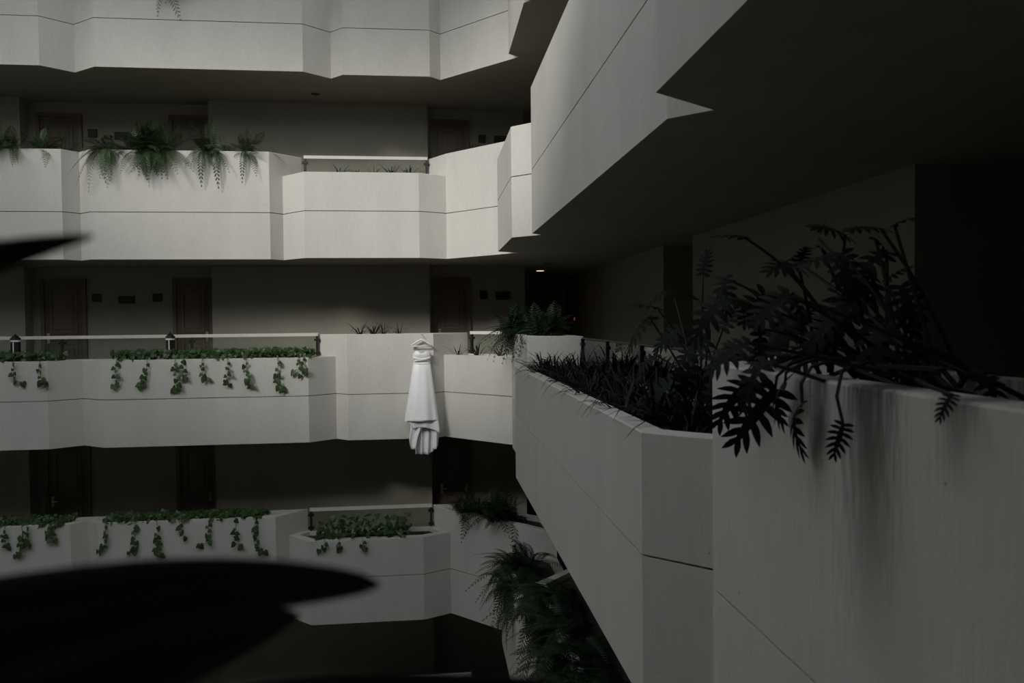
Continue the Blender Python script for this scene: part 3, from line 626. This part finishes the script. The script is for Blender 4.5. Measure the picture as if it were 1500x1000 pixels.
philodendron('large dark philodendron with deeply cut leaves in the near tall planter', (1.68, 2.45, 1.0), [
  ((1.315, 3.1, 1.608), (1.136, 3.0, 1.64), 0),
  ((1.305, 3.3, 1.448), (1.271, 3.2, 1.325), 1),
  ((1.397, 2.9, 1.487), (1.472, 2.8, 1.57), 0),
  ((1.404, 2.8, 1.461), (1.275, 2.7, 1.505), 1),
  ((1.461, 2.6, 1.496), (1.44, 2.5, 1.375), 1),
  ((1.548, 2.5, 1.574), (1.386, 2.4, 1.59), 0),
  ((1.534, 2.4, 1.573), (1.551, 2.3, 1.625), 1),
  ((1.552, 2.7, 1.383), (1.443, 2.6, 1.234), 2),
  ((1.482, 2.9, 1.298), (1.313, 2.9, 1.26), 1),
  ((1.445, 3.0, 1.231), (1.3, 3.0, 1.121), 2),
  ((1.527, 2.8, 1.179), (1.349, 2.8, 1.103), 1),
  ((1.404, 3.1, 1.373), (1.299, 3.1, 1.26), 2),
  ((1.549, 2.5, 1.257), (1.416, 2.4, 1.1), 2),
  ((1.559, 2.4, 1.37), (1.552, 2.3, 1.257), 2),
  ((1.544, 2.0, 1.107), (1.547, 1.9, 1.037), 2),
  ((1.559, 2.6, 1.44), (1.574, 2.5, 1.351), 1),
  ((1.518, 2.3, 1.192), (1.564, 2.2, 1.068), 2),
  ((1.485, 2.8, 1.57), (1.499, 2.8, 1.653), 0),
  ((1.617, 3.124, 1.275), (1.416, 3.074, 1.221), 2),
  ((1.889, 3.004, 1.536), (1.684, 2.954, 1.486), 2),
  ((1.531, 2.503, 1.539), (1.624, 2.453, 1.455), 2),
  ((1.474, 2.596, 1.283), (1.302, 2.546, 1.229), 2),
  ((1.245, 2.215, 1.457), (1.092, 2.165, 1.449), 0),
  ((1.133, 2.8, 1.117), (1.14, 2.75, 1.206), 1),
  ((1.398, 2.719, 1.15), (1.273, 2.669, 1.215), 1),
  ((1.132, 2.855, 1.343), (0.979, 2.805, 1.254), 2),
  ((1.945, 2.908, 1.153), (1.843, 2.858, 1.017), 0),
  ((1.476, 2.763, 1.531), (1.574, 2.713, 1.43), 0),
  ((1.979, 3.158, 1.428), (2.054, 3.108, 1.504), 0),
  ((1.019, 2.252, 1.138), (0.906, 2.202, 1.057), 2),
  ((1.422, 2.829, 1.478), (1.425, 2.779, 1.562), 1),
  ((1.077, 2.215, 1.34), (0.946, 2.165, 1.271), 0),
  ((0.953, 2.211, 1.197), (0.811, 2.161, 1.161), 1),
  ((1.173, 2.647, 1.235), (1.205, 2.597, 1.11), 2),
  ((1.563, 2.584, 1.383), (1.414, 2.534, 1.292), 0),
  ((1.255, 3.175, 1.1), (1.086, 3.125, 1.147), 0),
  ((1.38, 3.054, 1.3), (1.249, 3.004, 1.37), 0),
  ((1.074, 2.642, 1.332), (1.203, 2.592, 1.3), 2),
  ((1.1, 2.273, 1.345), (1.186, 2.223, 1.272), 2),
  ((1.459, 2.569, 1.56), (1.324, 2.519, 1.604), 0),
  ((1.25, 2.676, 1.007), (1.2, 2.865, 0.842), 1),
  ((1.25, 2.47, 0.984), (1.2, 2.596, 0.865), 2),
  ((1.25, 2.211, 0.944), (1.2, 2.168, 0.878), 2),
  ((1.25, 2.884, 1.02), (1.2, 3.099, 0.913), 1),
  ((1.25, 1.721, 1.082), (1.2, 1.698, 1.053), 2),
  ((1.25, 2.595, 1.043), (1.2, 2.739, 0.951), 2),
], 5)
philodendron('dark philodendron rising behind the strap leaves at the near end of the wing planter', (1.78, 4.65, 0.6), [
  ((1.526, 5.2, 1.278), (1.298, 5.2, 1.13), 1),
  ((1.575, 5.2, 1.353), (1.352, 5.2, 1.412), 0),
  ((1.692, 5.0, 1.212), (1.48, 5.0, 1.123), 1),
  ((1.806, 4.8, 1.322), (1.67, 4.8, 1.477), 0),
  ((1.655, 5.1, 1.467), (1.464, 5.1, 1.445), 1),
  ((1.503, 5.0, 1.031), (1.339, 5.0, 0.943), 1),
  ((1.522, 4.7, 0.872), (1.279, 4.7, 0.705), 1),
  ((1.599, 4.6, 0.963), (1.489, 4.6, 0.712), 2),
  ((1.708, 4.6, 1.13), (1.512, 4.6, 1.049), 1),
  ((1.739, 4.4, 1.216), (1.823, 4.4, 1.377), 0),
  ((1.74, 4.3, 1.058), (1.576, 4.3, 0.903), 2),
  ((1.453, 4.3, 0.786), (1.458, 4.2, 0.603), 2),
  ((1.619, 4.2, 0.871), (1.56, 4.1, 0.691), 2),
  ((1.761, 4.8, 1.564), (1.785, 4.8, 1.717), 0),
], 6)

# ---------------------------------------------------------------- broad dark leaves close to the viewer
NEAR = [
  ('narrow dark blurred leaf close to the viewer at the left edge', [(-0.323, 0.42, 1.275, 0.0112), (-0.282, 0.42, 1.291, 0.0123), (-0.237, 0.42, 1.302, 0.0104), (-0.211, 0.42, 1.308, 0.0075), (-0.191, 0.42, 1.313, 0.0045), (-0.176, 0.42, 1.316, 0.0017), (-0.171, 0.42, 1.317, 0.0004)]),
  ('broad dark blurred leaf close to the viewer at the lower left', [(-0.304, 0.42, 1.096, 0.028), (-0.255, 0.42, 1.106, 0.0326), (-0.206, 0.42, 1.117, 0.028), (-0.155, 0.42, 1.127, 0.0214), (-0.106, 0.42, 1.132, 0.0157), (-0.067, 0.42, 1.131, 0.0116), (-0.041, 0.42, 1.13, 0.0071), (-0.031, 0.42, 1.129, 0.0026), (-0.028, 0.42, 1.128, 0.0004)]),
  ('second broad dark leaf under the big one at the lower left', [(-0.352, 0.46, 1.018, 0.0306), (-0.288, 0.46, 1.044, 0.0388), (-0.222, 0.46, 1.067, 0.0408), (-0.162, 0.46, 1.082, 0.0306), (-0.116, 0.46, 1.091, 0.0184), (-0.089, 0.46, 1.097, 0.0082), (-0.077, 0.46, 1.099, 0.0008)]),
  ('dark leaf at the bottom picture edge close to the viewer', [(-0.288, 0.5, 0.954, 0.0266), (-0.207, 0.5, 0.991, 0.0333), (-0.124, 0.5, 1.014, 0.0311), (-0.051, 0.5, 1.024, 0.0222), (0.02, 0.5, 1.028, 0.0124), (0.065, 0.5, 1.029, 0.0053), (0.081, 0.5, 1.029, 0.0007)]),
]
t = thing('broad_leaf_plant', 'dark broad leaved plant close to the viewer at the lower left, out of focus', 'plant', (-.62, .34, LOW - .06))
TB = Vector(t.location)
MB().tube([(0, 0, -.05), (.01, .01, .06)], [.03, .02], 8).build('crown', 'philostem', t)
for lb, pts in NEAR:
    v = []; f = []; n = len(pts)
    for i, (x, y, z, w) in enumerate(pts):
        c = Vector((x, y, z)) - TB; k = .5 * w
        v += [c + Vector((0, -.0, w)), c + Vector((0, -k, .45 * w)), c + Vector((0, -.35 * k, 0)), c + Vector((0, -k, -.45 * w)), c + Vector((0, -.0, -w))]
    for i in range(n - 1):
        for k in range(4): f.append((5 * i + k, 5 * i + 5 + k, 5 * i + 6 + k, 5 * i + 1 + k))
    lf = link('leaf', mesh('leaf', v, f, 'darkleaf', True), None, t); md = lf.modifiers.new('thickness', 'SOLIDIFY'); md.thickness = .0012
    md2 = lf.modifiers.new('smooth', 'SUBSURF'); md2.levels = 2; md2.render_levels = 2
    a = Vector(pts[0][:3]) - TB
    MB().tube([(0, 0, .03), a * .35 + Vector((-.02, 0, .06)), a * .75 + Vector((-.02, 0, .03)), a], [.009, .007, .006, .005], 6).build('petiole', 'philostem', lf)
